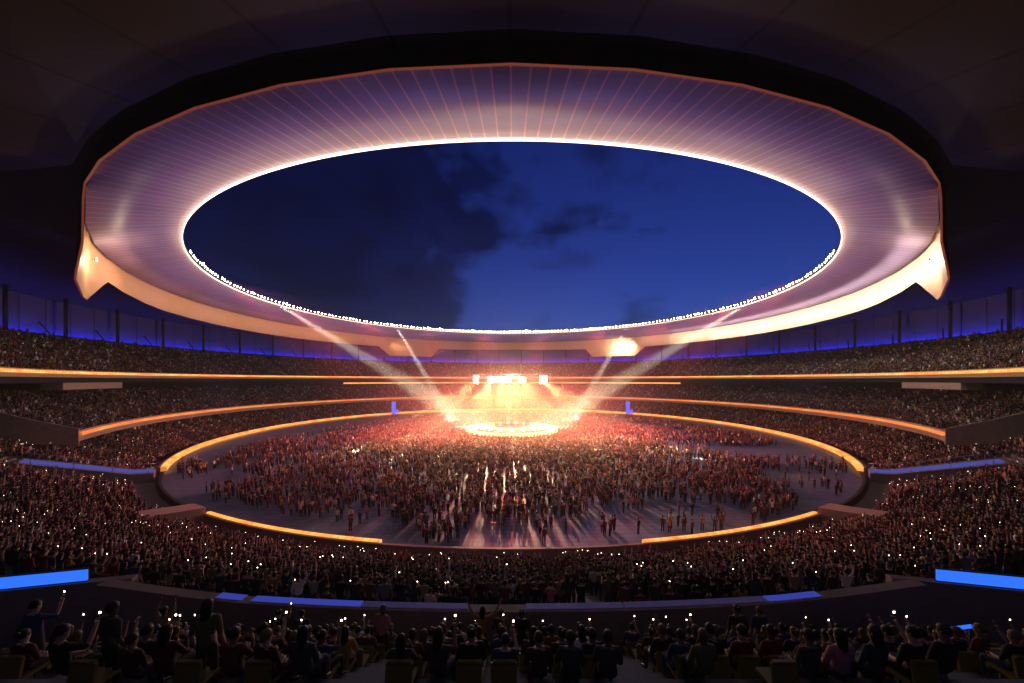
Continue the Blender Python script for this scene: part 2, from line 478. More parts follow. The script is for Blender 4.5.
rf = empty('stadium_roof')
tag(rf, 'huge dark ring roof with a round opening, pale ribbed lining and glowing rim', 'roof')
MB().sweep(None, 0, 360, 2.5, extra=BR, fn=lambda p: [(rout(p) - .3, 42.2), (121, 36.3), (121, 37.0), (rout(p) - .3, 44.65)]).build('outer_canopy', M['roof'], rf)
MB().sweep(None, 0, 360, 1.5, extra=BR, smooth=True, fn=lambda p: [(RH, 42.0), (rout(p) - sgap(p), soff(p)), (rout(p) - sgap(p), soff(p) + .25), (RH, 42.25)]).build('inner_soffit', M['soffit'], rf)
MB().sweep(None, 0, 360, 2.5, extra=BR, fn=lambda p: [(RH, 42.9), (rout(p) - .45, 44.2), (rout(p) - .45, 44.6), (RH, 43.2)]).build('inner_cover', M['dark'], rf)
def fasc(p):
    fl = max(0, min(34.0, 34.0 + (40.5 - 34.0)) - skirt_b(p)) * .16 if ab(p) < 60 else 0
    d = -fl + max(0, 1 - abs(ab(p) - 144) / 8.0) * 1.6       # the far tabs fold inwards
    return [(rout(p) - .4 - d * .0, 44.1), (rout(p) - .4 - d * .3, max(skirt_b(p), 38.2)), (rout(p) - .4 - d, skirt_b(p)), (rout(p) - .2 - d, skirt_b(p)), (rout(p) - .2 - d * .3, max(skirt_b(p), 38.2)), (rout(p) - .2, 44.1)]
# inner face pale, outer face black: two thin skins
MB().sweep(None, 0, 360, 2.0, extra=BR, fn=lambda p: [fasc(p)[0], fasc(p)[1], fasc(p)[2], (fasc(p)[2][0] + .07, fasc(p)[2][1]), (fasc(p)[1][0] + .07, fasc(p)[1][1]), (fasc(p)[0][0] + .07, fasc(p)[0][1])]).build('fascia', M['skirt'], rf)
MB().sweep(None, 0, 360, 2.0, extra=BR, fn=lambda p: [(fasc(p)[0][0] + .08, 44.1), (fasc(p)[1][0] + .08, fasc(p)[1][1]), (fasc(p)[2][0] + .08, fasc(p)[2][1] + .05), fasc(p)[3], fasc(p)[4], fasc(p)[5]]).build('fascia_back', M['black'], rf)
MB().sweep(None, -50, 50, 2.0, extra=BR + [-x for x in BR], fn=lambda p: [(fasc(p)[2][0] - .02, skirt_b(p) - .02), (fasc(p)[2][0] + .19, skirt_b(p) - .02), (fasc(p)[2][0] + .19, skirt_b(p) - .06), (fasc(p)[2][0] - .02, skirt_b(p) - .06)]).build('edge_trim', M['trim'], rf)
for p0, p1, m in ((-104, 104, 'rim'), (104.2, 255.8, 'rim_far')):
    MB().sweep([(RH - .16, 41.72), (RH - .16, 41.9), (RH - .02, 41.98), (RH - .02, 41.72)], p0, p1, 1.5).build('rim_light', M[m], rf)
MB().sweep([(RH - .2, 42.0), (RH - .2, 42.5), (RH - .01, 42.5), (RH - .01, 42.0)], 0, 360, 1.5).build('rim_upstand', M['dark'], rf)

# floodlights on the rim
first = None
for k in range(200):
    a = 56 + k * 248 / 199 + random.uniform(-.2, .2)
    if first is None:
        c = empty('floodlight', pol(RH - .25, a, 42.45), R(a))
        MB().box((0, .0, .1), (.12, .12, .5)).build('bracket', M['steel'], c)
        MB().tube([(0, -.25, .55), (0, .05, .45), (0, .3, .36)], [.2, .36, .4], 10).build('housing', M['dark'], c)
        MB().tube([(0, .31, .36), (0, .345, .35)], [.36, .36], 10).build('lens', M['lamp'], c)
        first = c; src = list(c.children)
    else:
        c = first.copy(); link(c); c.location = pol(RH - .25, a, 42.45); c.rotation_euler = (0, 0, R(a))
        for ch in src:
            d = ch.copy(); link(d); d.parent = c
    sc = random.choice([.4, .45, .5, .5, .55, .6, .6, .65, .7, .7, .8, 1.0])
    sc *= 1.0 * (1.5 if abs(a - 177) < 4 else 1)
    c.scale = (sc, sc, sc)
    tag(c, 'small white floodlight in the row along the rim of the roof opening', 'floodlight', 'floodlights along the roof rim')
for (a, lab) in ((-46.5, 'glaring lamp at the left hand drop of the roof fascia'), (46.5, 'glaring lamp at the right hand drop of the roof fascia')):
    c = empty('wash_light', pol(87.6, a, 35.2), R(a))
    c.scale = (.5, .5, .5)
    tag(c, lab.replace(' hand', ''), 'floodlight', 'wash lights on the fascia')
    MB().tube([(0, -.9, .0), (0, -.4, 0)], [.1, .1], 8).build('arm', M['dark'], c)
    MB().tube([(0, -.4, 0), (0, -.1, 0), (0, .0, 0)], [.25, .5, .55], 12).build('housing', M['dark'], c)
    MB().tube([(0, .01, 0), (0, .06, 0)], [.5, .46], 12).build('lens', M['lamp'], c)

# ------------------------------------------------------------------ stage
sg = empty('stage', (0, -1, 0))
tag(sg, 'round concert stage ringed by glaring yellow light in the middle of the crowd', 'stage')
def disc(r0, r1, z0, z1, n=64):
    mb = MB()
    vs = [(r * math.cos(2 * math.pi * k / n), r * math.sin(2 * math.pi * k / n), z) for r, z in ((r0, z0), (r1, z1)) for k in range(n)]
    fs = [(k, (k + 1) % n, n + (k + 1) % n, n + k) for k in range(n)] + [tuple(range(n - 1, -1, -1)), tuple(range(n, 2 * n))]
    return mb.add(vs, fs)
def annulus(a, b2, z0, z1, n=64):
    pr = [(a, z0), (b2, z0), (b2, z1), (a, z1)]
    vs = [(r * math.cos(2 * math.pi * k / n), r * math.sin(2 * math.pi * k / n), z) for k in range(n) for r, z in pr]
    fs = [(4 * k + j, 4 * ((k + 1) % n) + j, 4 * ((k + 1) % n) + (j + 1) % 4, 4 * k + (j + 1) % 4) for k in range(n) for j in range(4)]
    return MB().add(vs, fs)
disc(13.0, 13.0, 0, 1.6).build('deck', M['stage_floor'], sg)
annulus(13.01, 14.4, .9, 1.75).build('rim_lights', M['stage_band'], sg)
disc(6.2, 6.0, 1.6, 2.3).build('riser', M['dark'], sg)
annulus(6.21, 6.5, 1.62, 2.32).build('riser_lights', M['stage_band'], sg)
for k in range(5):
    x = -5 + 2.5 * k
    c = MB().box((0, 0, .8), (1.4, .6, 1.6)).build('amplifier', M['dark']); c.location = (x, 1.6 + .3 * (k % 2), 2.31)
    MB().box((0, -.32, .8), (1.2, .03, 1.3)).build('grille', M['steel'], c)
    tag(c, 'dark amplifier cabinet standing in the row on the round stage riser', 'amplifier', 'amplifiers on the stage')
for k in range(11):
    a = R(185 + k * 17)
    c = empty('stage_blinder', (11.2 * math.cos(a), -1 + 11.2 * math.sin(a), 1.6), a + math.pi / 2)
    MB().tube([(0, 0, 0), (0, 0, .3), (0, -.1, .7)], [.3, .2, .35], 10).build('housing', M['dark'], c)
    MB().tube([(0, -.12, .71), (0, -.17, .86)], [.42, .36], 10).build('lens', M['rig_lamp'], c)
    tag(c, 'small blazing lamp standing on the front curve of the round stage', 'stage lamp', 'lamps along the stage edge')
# performers
rig = empty('lighting_rig', (0, 0, 0))
tag(rig, 'long black truss hung over the stage carrying blazing lamp clusters', 'truss')
mb = MB()
for y in (-.6, .6):
    for z in (17.6, 18.6):
        mb.tube([(-14, y, z), (13, y, z)], [.08, .08], 6)
for k in range(27):
    x = -14 + k
    mb.tube([(x, -.6, 17.6), (x + 1, -.6, 18.6)], [.04, .04], 5).tube([(x, .6, 18.6), (x + 1, .6, 17.6)], [.04, .04], 5).tube([(x, -.6, 17.6), (x, .6, 17.6)], [.04, .04], 5)
mb.build('truss_frame', M['steel'], rig)
mb = MB()
for x, s in ((-12, -1), (11, 1)):
    for y, q in ((-.6, -1), (.6, 1)):
        mb.tube([(x, y, 18.6), pol(77.6, {(-1, -1): 300, (1, -1): 60, (-1, 1): 240, (1, 1): 120}[(s, q)], 42.6)], [.015, .015], 5)
mb.build('hanging_cable', M['dark'], rig)
def lampcluster(name, x, nx, nz_, sp, rad, lab):
    c = empty(name, (x, -.9, 16.9))
    tag(c, lab, 'stage lamp', 'lamp clusters on the stage truss')
    w = nx * sp
    MB().box((0, .25, 0), (w + .2, .3, nz_ * sp + .2)).build('housing', M['dark'], c)
    mb = MB()
    for i in range(nx):
        for j in range(nz_):
            p = ((i - (nx - 1) / 2) * sp, .09, (j - (nz_ - 1) / 2) * sp)
            mb.tube([p, (p[0], p[1] - .12, p[2] - .03)], [rad, rad * .9], 10)
    mb.build('lens', M['rig_lamp'], c)
lampcluster('stage_lamp', -11.4, 2, 3, .85, .38, 'small blazing lamp cluster at the left end of the stage truss')
lampcluster('stage_lamp', -4.0, 8, 2, .95, .42, 'widest blazing lamp cluster, in the middle of the stage truss')
lampcluster('stage_lamp', 3.2, 3, 2, .8, .36, 'blazing lamp cluster between the widest one and the last on the truss')
lampcluster('stage_lamp', 10.0, 3, 3, .85, .4, 'blazing lamp cluster at the right end of the stage truss')
for s in (-1, 1):
    side = 'left' if s < 0 else 'right'
    c = empty('moving_light', (s * 22.5, 12, 0))
    tag(c, f'blue white spot lamp on a post in the crowd {side} of the stage', 'spotlight', 'blue spots beside the stage')
    MB().tube([(0, 0, 0), (0, 0, 3.6)], [.14, .1], 8).build('post', M['steel'], c)
    MB().tube([(0, .3, 4.0), (0, -.35, 4.0)], [.35, .5], 12).build('housing', M['dark'], c)
    MB().tube([(0, -.36, 4.0), (0, -.42, 4.0)], [.46, .42], 12).build('lens', M['blue_lamp'], c)
    t = empty('screen_tower', (s * 48.5, 34, 0), R(s * -25))
    tag(t, f'tall blue lit screen tower standing by the far field ribbon, {side} of the stage', 'tower', 'blue screen towers')
    MB().box((0, 0, 1.3), (2.6, 1.6, 2.6)).build('base', M['dark'], t)
    mb = MB()
    for a in (-1.1, 1.1):
        mb.tube([(a, 0, 2.6), (a, 0, 8.2)], [.14, .14], 8)
    mb.build('mast', M['steel'], t)
    MB().box((-.45, -.2, 5.3), (1.5, .3, 5.2)).build('screen', M['tower'], t)
    MB().box((1.1, -.1, 6.6), (1.2, .5, 2.6)).build('speaker_stack', M['dark'], t)
    MB().box((.9, -.3, 3.8), (1.3, .3, 1.2)).build('lower_screen', M['tower'], t)

# ------------------------------------------------------------------ near parapet and near stand
PR = 101.7
pw = empty('parapet_wall')
tag(pw, 'dark curved balcony wall in front of the near seats with a blue lit ledge', 'wall')
def ptop(p):
    a = ab(p)
    return 8.22 + (.0 if a < 6 else min(.18, (a - 6) * .06))
MB().sweep(None, -9.6, 9.6, .5, fn=lambda p: [(PR, 5.0), (PR, ptop(p)), (PR + .45, ptop(p)), (PR + .45, 5.4)]).build('wall_face', M['wall'], pw)
for a, c, m in ((-6.55, -5.9, 'blue_ledge'), (-5.7, -3.2, 'blue_ledge'), (-3.2, -.9, 'mauve_ledge'), (.3, 2.4, 'mauve_ledge'), (2.4, 5.6, 'mauve_ledge'), (5.6, 6.9, 'blue_ledge')):
    MB().sweep(None, a, c - .03, .5, fn=lambda p: [(PR - .02, ptop(p) + .005), (PR - .02, ptop(p) + .03), (PR + .30, ptop(p) + .03), (PR + .30, ptop(p) + .005)]).build('ledge_glow', M[m], pw)  # glowing strips in place of blue light falling on the ledge
for s in (-1, 1):
    side = 'left' if s < 0 else 'right'
    lb = empty('led_board')
    tag(lb, f'long bright blue light board standing on the {side} end of the balcony wall', 'light board', 'blue boards on the balcony wall')
    A, B = Vector((s * 17.9, -100.3, 0)), Vector((s * 26.5, -102.3, 0))
    nrm = Vector((-(B - A).y, (B - A).x, 0)).normalized() * (s * 1)
    if nrm.y < 0: nrm = -nrm
    def slab(P0, P1, n0, n1, z0, z1):
        q = [P0 + nrm * n0, P1 + nrm * n0, P1 + nrm * n1, P0 + nrm * n1]
        return MB().add([(v.x, v.y, z) for z in (z0, z1) for v in q], [(0, 1, 2, 3), (4, 7, 6, 5), (0, 4, 5, 1), (1, 5, 6, 2), (2, 6, 7, 3), (3, 7, 4, 0)])
    slab(A, B, 0, .06, 8.36, 8.8).build('light_panel', M['blue_led'], lb)
    slab(A, B, .062, .12, 8.3, 8.86).build('board_back', M['dark'], lb)
    o = slab(A + (A - B).normalized() * 1.6, B, -.06, .3, 4.5, 8.29).build('return_wall', M['wall'])
    tag(o, f'dark return wall under the blue light board on the {side} side', 'wall', 'return walls under the blue boards')
c = empty('step_light', (0, 0, 0))
tag(c, 'thin blue light strip on a low rail among the near seats', 'step light')
q0, q1 = Vector((12.6, -105.1, 9.62)), Vector((14.0, -104.5, 9.3))
MB().tube([q0, q1], [.05, .05], 6).build('strip', M['blue_led'], c)
MB().tube([q0 + Vector((0, 0, -.06)), q1 + Vector((0, 0, -.06))], [.035, .035], 6).build('rail', M['dark'], c)
for t in (.05, .95):
    q = q0.lerp(q1, t)
    MB().tube([(q.x, q.y, 8.3), (q.x, q.y, q.z - .06)], [.03, .03], 6).build('post', M['dark'], c)

NP, NR = .9, 8
def near_z(i): return 6.72 + .6 * i
def near_d(i): return 12.95 - NP * i
ns = empty('near_stand')
tag(ns, 'dark stepped stand under the near seats and the people watching from them', 'stand')
mb = MB()
for i in range(NR):
    d = near_d(i); Y = -CD + d
    mb.box((0, Y - .0, near_z(i) - 1.5), (40, NP, 3.0))
mb.box((0, -CD + near_d(NR) - 3.2, near_z(NR) - 2.1), (40, 7.3, 3.0))
mb.box((0, -CD + 13.4 + .45, 4.4), (30, .9, 4.2))
mb.build('terrace', M['concrete'], ns)

# ------------------------------------------------------------------ people
def person_mesh(name, pose, sit, seed):
    rn = random.Random(seed)
    j, e = {}, []
    def J(n, p, r, par=None, part='shirt'):
        j[n] = (Vector(p), r, part); 
        if par: e.append((par, n))
    zb = -.43 if sit else 0.0
    ls = rn.uniform(-.03, .03)
    J('pelvis', (0, 0, .95 + zb), (.165, .12), None, 'trousers')
    J('waist', (0, 0.0, 1.12 + zb), (.14, .105), 'pelvis')
    J('chest', (ls, .01, 1.33 + zb), (.165, .115), 'waist')
    J('neck', (ls, .005, 1.475 + zb), (.06, .058), 'chest', 'skin')
    J('jaw', (ls, .03, 1.565 + zb), (.07, .078), 'neck', 'skin')
    J('brow', (ls, .02, 1.655 + zb), (.078, .095), 'jaw', 'skin')
    J('crown', (ls, .005, 1.73 + zb), (.055, .065), 'brow', 'skin')
    J('nose', (ls, .122, 1.62 + zb), (.012, .014), 'brow', 'skin')
    for s, side in ((-1, 'L'), (1, 'R')):
        p = pose if isinstance(pose, str) else pose[0 if s < 0 else 1]
        sh = Vector((s * .185 + ls, 0, 1.42 + zb))
        if p == 'down':
            el, wr, hd = (s * .25, -.03, 1.14), (s * .26, .07, .9), (s * .25, .11, .82)
        elif p == 'lap':
            el, wr, hd = (s * .25, .05, 1.14), (s * .13, .28, 1.06), (s * .06, .34, 1.04)
        elif p == 'up':
            el, wr, hd = (s * .3, .06, 1.62), (s * .25, .12, 1.88), (s * .24, .14, 1.97)
        elif p == 'vee':
            el, wr, hd = (s * .38, .08, 1.56), (s * .5, .16, 1.78), (s * .54, .19, 1.86)
        elif p == 'phone':
            el, wr, hd = (s * .24, .22, 1.3), (s * .17, .36, 1.54), (s * .16, .39, 1.63)
        elif p == 'clap':
            el, wr, hd = (s * .26, .12, 1.2), (s * .09, .33, 1.36), (s * .03, .38, 1.42)
        o3 = lambda t: Vector((t[0] + ls, t[1], t[2] + zb))
        J('sh' + side, sh, (.075, .075), 'chest')
        J('el' + side, o3(el), (.047, .047), 'sh' + side)
        J('wr' + side, o3(wr), (.031, .028), 'el' + side, 'skin')
        J('hd' + side, o3(hd), (.036, .022), 'wr' + side, 'skin')
        if sit:
            J('hp' + side, (s * .1, .06, .52), (.1, .095), 'pelvis', 'trousers')
            J('kn' + side, (s * .13, .44, .52), (.066, .066), 'hp' + side, 'trousers')
            J('an' + side, (s * .12, .42, .1), (.042, .045), 'kn' + side, 'trousers')
            J('to' + side, (s * .13, .6, .045), (.04, .03), 'an' + side, 'shoes')
        else:
            J('hp' + side, (s * .095, 0, .86), (.1, .1), 'pelvis', 'trousers')
            J('kn' + side, (s * .105, .03, .5), (.064, .068), 'hp' + side, 'trousers')
            J('an' + side, (s * .11, -.01, .09), (.042, .046), 'kn' + side, 'trousers')
            J('to' + side, (s * .125, .15, .04), (.042, .032), 'an' + side, 'shoes')
    names = list(j); ix = {n: i for i, n in enumerate(names)}
    me = bpy.data.meshes.new('tmp')
    me.from_pydata([j[n][0] for n in names], [(ix[a], ix[b_]) for a, b_ in e], [])
    ob = bpy.data.objects.new('tmp', me); COL.objects.link(ob)
    ob.modifiers.new('s', 'SKIN')
    if not me.skin_vertices: 
        bm = bmesh.new(); bm.from_mesh(me); bm.verts.layers.skin.verify(); bm.to_mesh(me); bm.free()
    for n in names:
        sv = me.skin_vertices[0].data[ix[n]]
        sv.radius = j[n][1]; sv.use_root = (n == 'pelvis')
    sb = ob.modifiers.new('u', 'SUBSURF'); sb.levels = 2; sb.render_levels = 2
    dg = bpy.context.evaluated_depsgraph_get()
    m2 = bpy.data.meshes.new_from_object(ob.evaluated_get(dg))
    m2.name = name
    bpy.data.objects.remove(ob); bpy.data.meshes.remove(me)
    # slot per face from the closest bone
    parts = ['skin', 'shirt', 'trousers', 'shoes', 'lips']
    segs = []
    for a, b_ in e:
        if b_ == 'nose': pt = 'skin'
        elif b_.startswith('wr'): pt = 'forearm'
        elif b_ == 'neck': pt = 'neckline'
        elif b_.startswith('hp'): pt = 'trousers'
        else: pt = j[b_][2]
        segs.append((j[a][0], j[b_][0], pt))
    long_sleeve = rn.random() < .45
    m2.materials.clear()
    for k in parts: m2.materials.append(M[k])
    for p in m2.polygons:
        c = p.center; best, bp_, bt = 9, 'shirt', 0
        for a, b_, pt in segs:
            ab_ = b_ - a; t = max(0, min(1, (c - a).dot(ab_) / max(ab_.length_squared, 1e-9)))
            dd = (a + ab_ * t - c).length
            if dd < best: best, bp_, bt = dd, pt, t
        if bp_ == 'forearm': bp_ = 'shirt' if (long_sleeve and bt < .93) else 'skin'
        if bp_ == 'neckline': bp_ = 'skin' if c.z > 1.462 + zb else 'shirt'
        p.material_index = parts.index(bp_); p.use_smooth = True
    # fingers: four and a thumb per hand, bent
    mb = MB()
    for side, s in (('L', -1), ('R', 1)):
        w_, h_ = j['wr' + side][0], j['hd' + side][0]
        d = (h_ - w_).normalized()
        ax = Vector((1, 0, 0)) if abs(d.x) < .7 else Vector((0, 1, 0))
        ax = (ax - d * ax.dot(d)).normalized(); up = d.cross(ax) * s
        for k, ln in enumerate((.062, .074, .07, .052)):
            b0 = h_ + ax * ((k - 1.5) * .019) + d * .012
            mb.tube([b0, b0 + d * ln * .5 + up * .004, b0 + d * ln * .85 + up * .018, b0 + d * ln + up * .03], [.0095, .009, .0085, .006], 6)
        b0 = w_ + d * .04 - ax * s * .028
        mb.tube([b0, b0 - ax * s * .028 + d * .025, b0 - ax * s * .03 + d * .055], [.012, .011, .008], 6)
    # eyes and ears
    hz = Vector((ls, .02, 1.655 + zb))
    for s in (-1, 1):
        mb.tube([hz + Vector((s * .078, -.012, -.045)), hz + Vector((s * .09, -.018, -.02)), hz + Vector((s * .08, -.015, .012))], [.01, .016, .011], 6)
    extra = []
    def front(x, z):
        near = [v.co.y for v in m2.vertices if abs(v.co.x - x) < .02 and abs(v.co.z - z) < .02]
        return max(near) if near else hz.y + .09
    for s in (-1, 1):
        ex, ez = hz.x + s * .032, hz.z - .012
        fy = front(ex, ez)
        extra.append(([(ex - .014, fy - .006, ez), (ex, fy - .001, ez + .002), (ex + .014, fy - .006, ez)], [.004, .008, .004], 3))
        extra.append(([(ex - .02, fy - .006, ez + .022), (ex, fy - .001, ez + .028), (ex + .02, fy - .006, ez + .022)], [.003, .005, .003], 3))
    fy = front(hz.x, hz.z - .088)
    extra.append(([(hz.x - .024, fy - .008, hz.z - .088), (hz.x, fy - .001, hz.z - .09), (hz.x + .024, fy - .008, hz.z - .088)], [.003, .008, .003], 4))
    mis = [0] * len(mb.f)
    for pts, rads, sl in extra:
        mb.tube(pts, rads, 6); mis += [sl] * (len(mb.f) - len(mis))
    b_ = bmesh.new(); b_.from_mesh(m2)
    off = len(b_.verts)
    vv = [b_.verts.new(v) for v in mb.v]
    for f, sl in zip(mb.f, mis):
        q = b_.faces.new([vv[i] for i in f]); q.material_index = sl; q.smooth = True
    b_.to_mesh(m2); b_.free()
    return m2, Vector((ls, .02, 1.655 + zb)), j['hdR'][0], j['hdL'][0]

def hair_mesh(name, kind, hz):
    mb = MB(); vs, fs = [], []
    nu, nv = 16, 9
    for v in range(nv):
        th = (v / (nv - 1)) * (R(118) if kind != 'long' else R(125))
        for u in range(nu):
            a = 2 * math.pi * u / nu
            front = max(0, math.sin(a))
            t = th * (1 - .42 * front)
            r = 1.0 + .05 * noise.noise(Vector((u * .9, v * .8, len(kind))))
            x, y, z = math.sin(t) * math.cos(a) * .088 * r, math.sin(t) * math.sin(a) * .108 * r - .008, math.cos(t) * .104 * r + .012
            if kind == 'long' and v > 5 and front < .3:
                z -= (v - 5) * .055; y -= .012 * (v - 5); x *= 1.08
            vs.append(hz + Vector((x, y, z)))
    for v in range(nv - 1):
        for u in range(nu):
            fs.append((v * nu + u, v * nu + (u + 1) % nu, (v + 1) * nu + (u + 1) % nu, (v + 1) * nu + u))
    mb.add(vs, fs, 0, True)
    if kind == 'bun':
        c = hz + Vector((0, -.1, .075))
        mb.tube([c + Vector((0, -.05, .03)), c + Vector((0, -.035, .02)), c, c + Vector((0, .03, -.02))], [.02, .045, .05, .02], 10)
    me = bpy.data.meshes.new(name)
    me.from_pydata(mb.v, [], mb.f); me.materials.append(M['hair'])
    for p in me.polygons: p.use_smooth = True
    return me

POSES = [('down', False, 'standing'), ('lap', True, 'sitting'), ('up', False, 'with both arms raised'), (('down', 'phone'), False, 'lifting one hand'),
         (('lap', 'phone'), True, 'sitting with hand lifted'), ('clap', False, 'clapping'), ('vee', False, 'with arms spread high'), (('down', 'up'), False, 'with one arm raised'), ('clap', True, 'sitting and clapping')]
PROTO = []
for i, (pz, sit, txt) in enumerate(POSES):
    me, hz, hr, hl = person_mesh('person_body', pz, sit, 40 + i)
    hs = {k: hair_mesh('hair_' + k, k, hz) for k in ('short', 'long', 'bun')}
    PROTO.append((me, hs, hr, sit, txt))
SHIRTS = [('black', (.012, .012, .014)), ('charcoal', (.04, .04, .045)), ('dark red', (.13, .018, .018)), ('maroon', (.07, .015, .02)), ('brown', (.1, .055, .03)),
          ('tan', (.32, .21, .13)), ('white', (.6, .58, .55)), ('grey', (.2, .2, .21)), ('navy', (.025, .035, .1)), ('olive', (.12, .11, .04)), ('ochre', (.4, .22, .04)), ('pink', (.4, .16, .17))]
ONES = 'first second third fourth fifth sixth seventh eighth ninth tenth eleventh twelfth thirteenth fourteenth fifteenth sixteenth seventeenth eighteenth nineteenth'.split()
TENS = {2: 'twent', 3: 'thirt', 4: 'fort', 5: 'fift', 6: 'sixt', 7: 'sevent', 8: 'eight'}
def ordinal(n):
    if n < 20: return ONES[n - 1]
    t, u = divmod(n, 10)
    return TENS[t] + ('ieth' if u == 0 else 'y-' + ONES[u - 1])

phone_src = None
def add_phone(loc, rz, lab):
    global phone_src
    if phone_src is None:
        c = empty('phone', loc, rz)
        MB().box((0, 0, 0), (.078, .012, .155)).build('case', M['phone_body'], c)
        # the torch glow on the back of the phone
        MB().box((0, -.008, .03), (.03, .006, .035)).build('torch', M['phone'], c)
        phone_src = c, list(c.children)
    else:
        c = phone_src[0].copy(); link(c); c.location = loc; c.rotation_euler = (0, 0, rz)
        for ch in phone_src[1]:
            d = ch.copy(); link(d); d.parent = c
    tag(c, lab, 'phone', 'lit phones held up in the crowd')

def add_person(loc, rz, where, seq, grp, pose=None, shirt=None):
    k = pose if pose is not None else random.choices(range(9), [20, 26, 3, 10, 12, 6, 3, 5, 6])[0]
    me, hs, hr, sit, txt = PROTO[k]
    sn, sc = shirt or random.choices(SHIRTS, [10, 7, 5, 4, 4, 3, 3, 4, 4, 2, 2, 1])[0]
    o = bpy.data.objects.new('person', me); link(o)
    s = random.uniform(.93, 1.06)
    o.location = loc; o.rotation_euler = (0, 0, rz); o.scale = (s, s, s); o.color = (*sc, 1)
    tag(o, f'person in {sn}, {txt}, {seq} {where}', 'person', grp)
    h = bpy.data.objects.new('hair', hs[random.choice(['short', 'short', 'long', 'bun'])]); link(h); h.parent = o
    hand = Matrix.Translation(loc) @ Matrix.Rotation(rz, 4, 'Z') @ Matrix.Scale(s, 4) @ (hr + Vector((0, .03, .09)))
    return k, hand

# seats and people of the near stand
random.seed(23)
seat_src = None
def add_seat(loc, rz, lab):
    global seat_src
    if seat_src is None:
        c = empty('seat', loc, rz)
        mb = MB(); vs = []
        mb.box((0, .0, .44), (.46, .42, .05)).box((0, .2, .41), (.46, .05, .09))
        mb.build('seat_pan', M['seat'], c)
        MB().box((0, -.23, .66), (.46, .05, .42), 0, 0, R(-10)).box((0, -.2, .885), (.4, .07, .04)).build('backrest', M['seat'], c)
        MB().tube([(-.2, 0, .41), (-.2, -.02, .03), (.2, -.02, .03), (.2, 0, .41)], [.025, .03, .03, .025], 6).build('bracket', M['dark'], c)
        seat_src = c, list(c.children)
    else:
        c = seat_src[0].copy(); link(c); c.location = loc; c.rotation_euler = (0, 0, rz)
        for ch in seat_src[1]:
            d = ch.copy(); link(d); d.parent = c
    tag(c, lab, 'seat', 'seats of the near stand')
ROWS = ['front row behind wall', 'second row', 'third row', 'fourth row', 'fifth row', 'sixth row', 'seventh row', 'eighth row']
n_seat = n_person = n_phone = 0
AISLE = [(-3.6, -2.5), (2.2, 3.5), (-9.6, -8.6), (8.8, 9.9)]
for i in range(NR):
    d = near_d(i); Y = -CD + d; z = near_z(i)
    half = min(14.0, d * 1.42)
    x = -half; seq = pseq = 0
    while x < half:
        x += .62
        if any(a < x < b_ for a, b_ in AISLE) or (12.2 < x < 14.4 and 2 <= i <= 4): continue
        dens = .5 + .5 * noise.noise(Vector((x * .33, i * .7, 3.3)))
        occupied = random.random() < (.34 if i < 6 else .42) + .62 * dens and not (i == 0 and random.random() < .35)
        seq += 1
        sitk = None
        if occupied:
            pseq += 1
            jx = x + random.uniform(-.06, .06)
            k = random.choices(range(9), ([1.5, 54, 0, 1, 24, 0, 0, 0, 18] if i in (0, 1, 3, 6, 7) else [5, 50, .3, 3, 22, 1, .2, 1, 14]))[0]
            k, hand = add_person((jx, Y + random.uniform(-.02, .05) + (.12 if not POSES[k][1] else -.08), z), R(random.uniform(-14, 14)) + math.atan2(x, CD) * .8, 'from left, ' + ROWS[i], ordinal(pseq), 'people in the near seats', pose=k, shirt=random.choices(SHIRTS, [12, 8, 5, 5, 4, 1, .6, 2, 5, 3, 1.2, .4])[0])
            n_person += 1
            if k in (3, 4) and random.random() < .75:
                add_phone(hand, random.uniform(-.3, .3), f'lit phone held up by the {ordinal(pseq)} person from left in {ROWS[i]}'); n_phone += 1
        if n_seat < 296 and random.random() < (1, 1, 1, .95, .95, .9, .75, .5)[i] and not (occupied and not POSES[k][1] and random.random() < .25):
            add_seat((x, Y - .05, z), R(0), f'ochre seat, {ordinal(seq)} from left in {ROWS[i]} of the near stand'); n_seat += 1

# last rows of the low stand, just below the balcony wall
near_low = []
for q, row in enumerate((21, 20, 19, 18)):
    r = LOW['r0'] + (row + .45) * P; z = LOW['z0'] + row * LOW['slope'] * P
    dphi = math.degrees(.62 / r); a = -13.2; pseq = 0
    while a < 13.2 and n_person < 300:
        a += dphi
        if abs(a - 2.1) < .45 or abs((a - 2.1) % 7 - 0) < .3 or random.random() < .06: continue
        pseq += 1
        k = random.choices(range(9), [22, 18, 5, 16, 10, 7, 5, 8, 6])[0]
        rr_ = r + random.uniform(-.1, .1)
        k, hand = add_person(pol(rr_, a, z), R(a) + R(random.uniform(-16, 16)), 'from left, ' + ('row beneath the wall', 'second row beneath the wall', 'third row beneath the wall', 'fourth row beneath the wall')[q], ordinal(pseq), 'people in the low stand beneath the balcony wall', pose=k)
        n_person += 1
        if k in (3, 4) and random.random() < .6:
            add_phone(hand, R(a), f'lit phone held by the {ordinal(pseq)} person from left, ' + ('row beneath the wall', 'second row beneath the wall', 'third row beneath the wall', 'fourth row beneath the wall')[q]); n_phone += 1
    near_low.append((row, a))

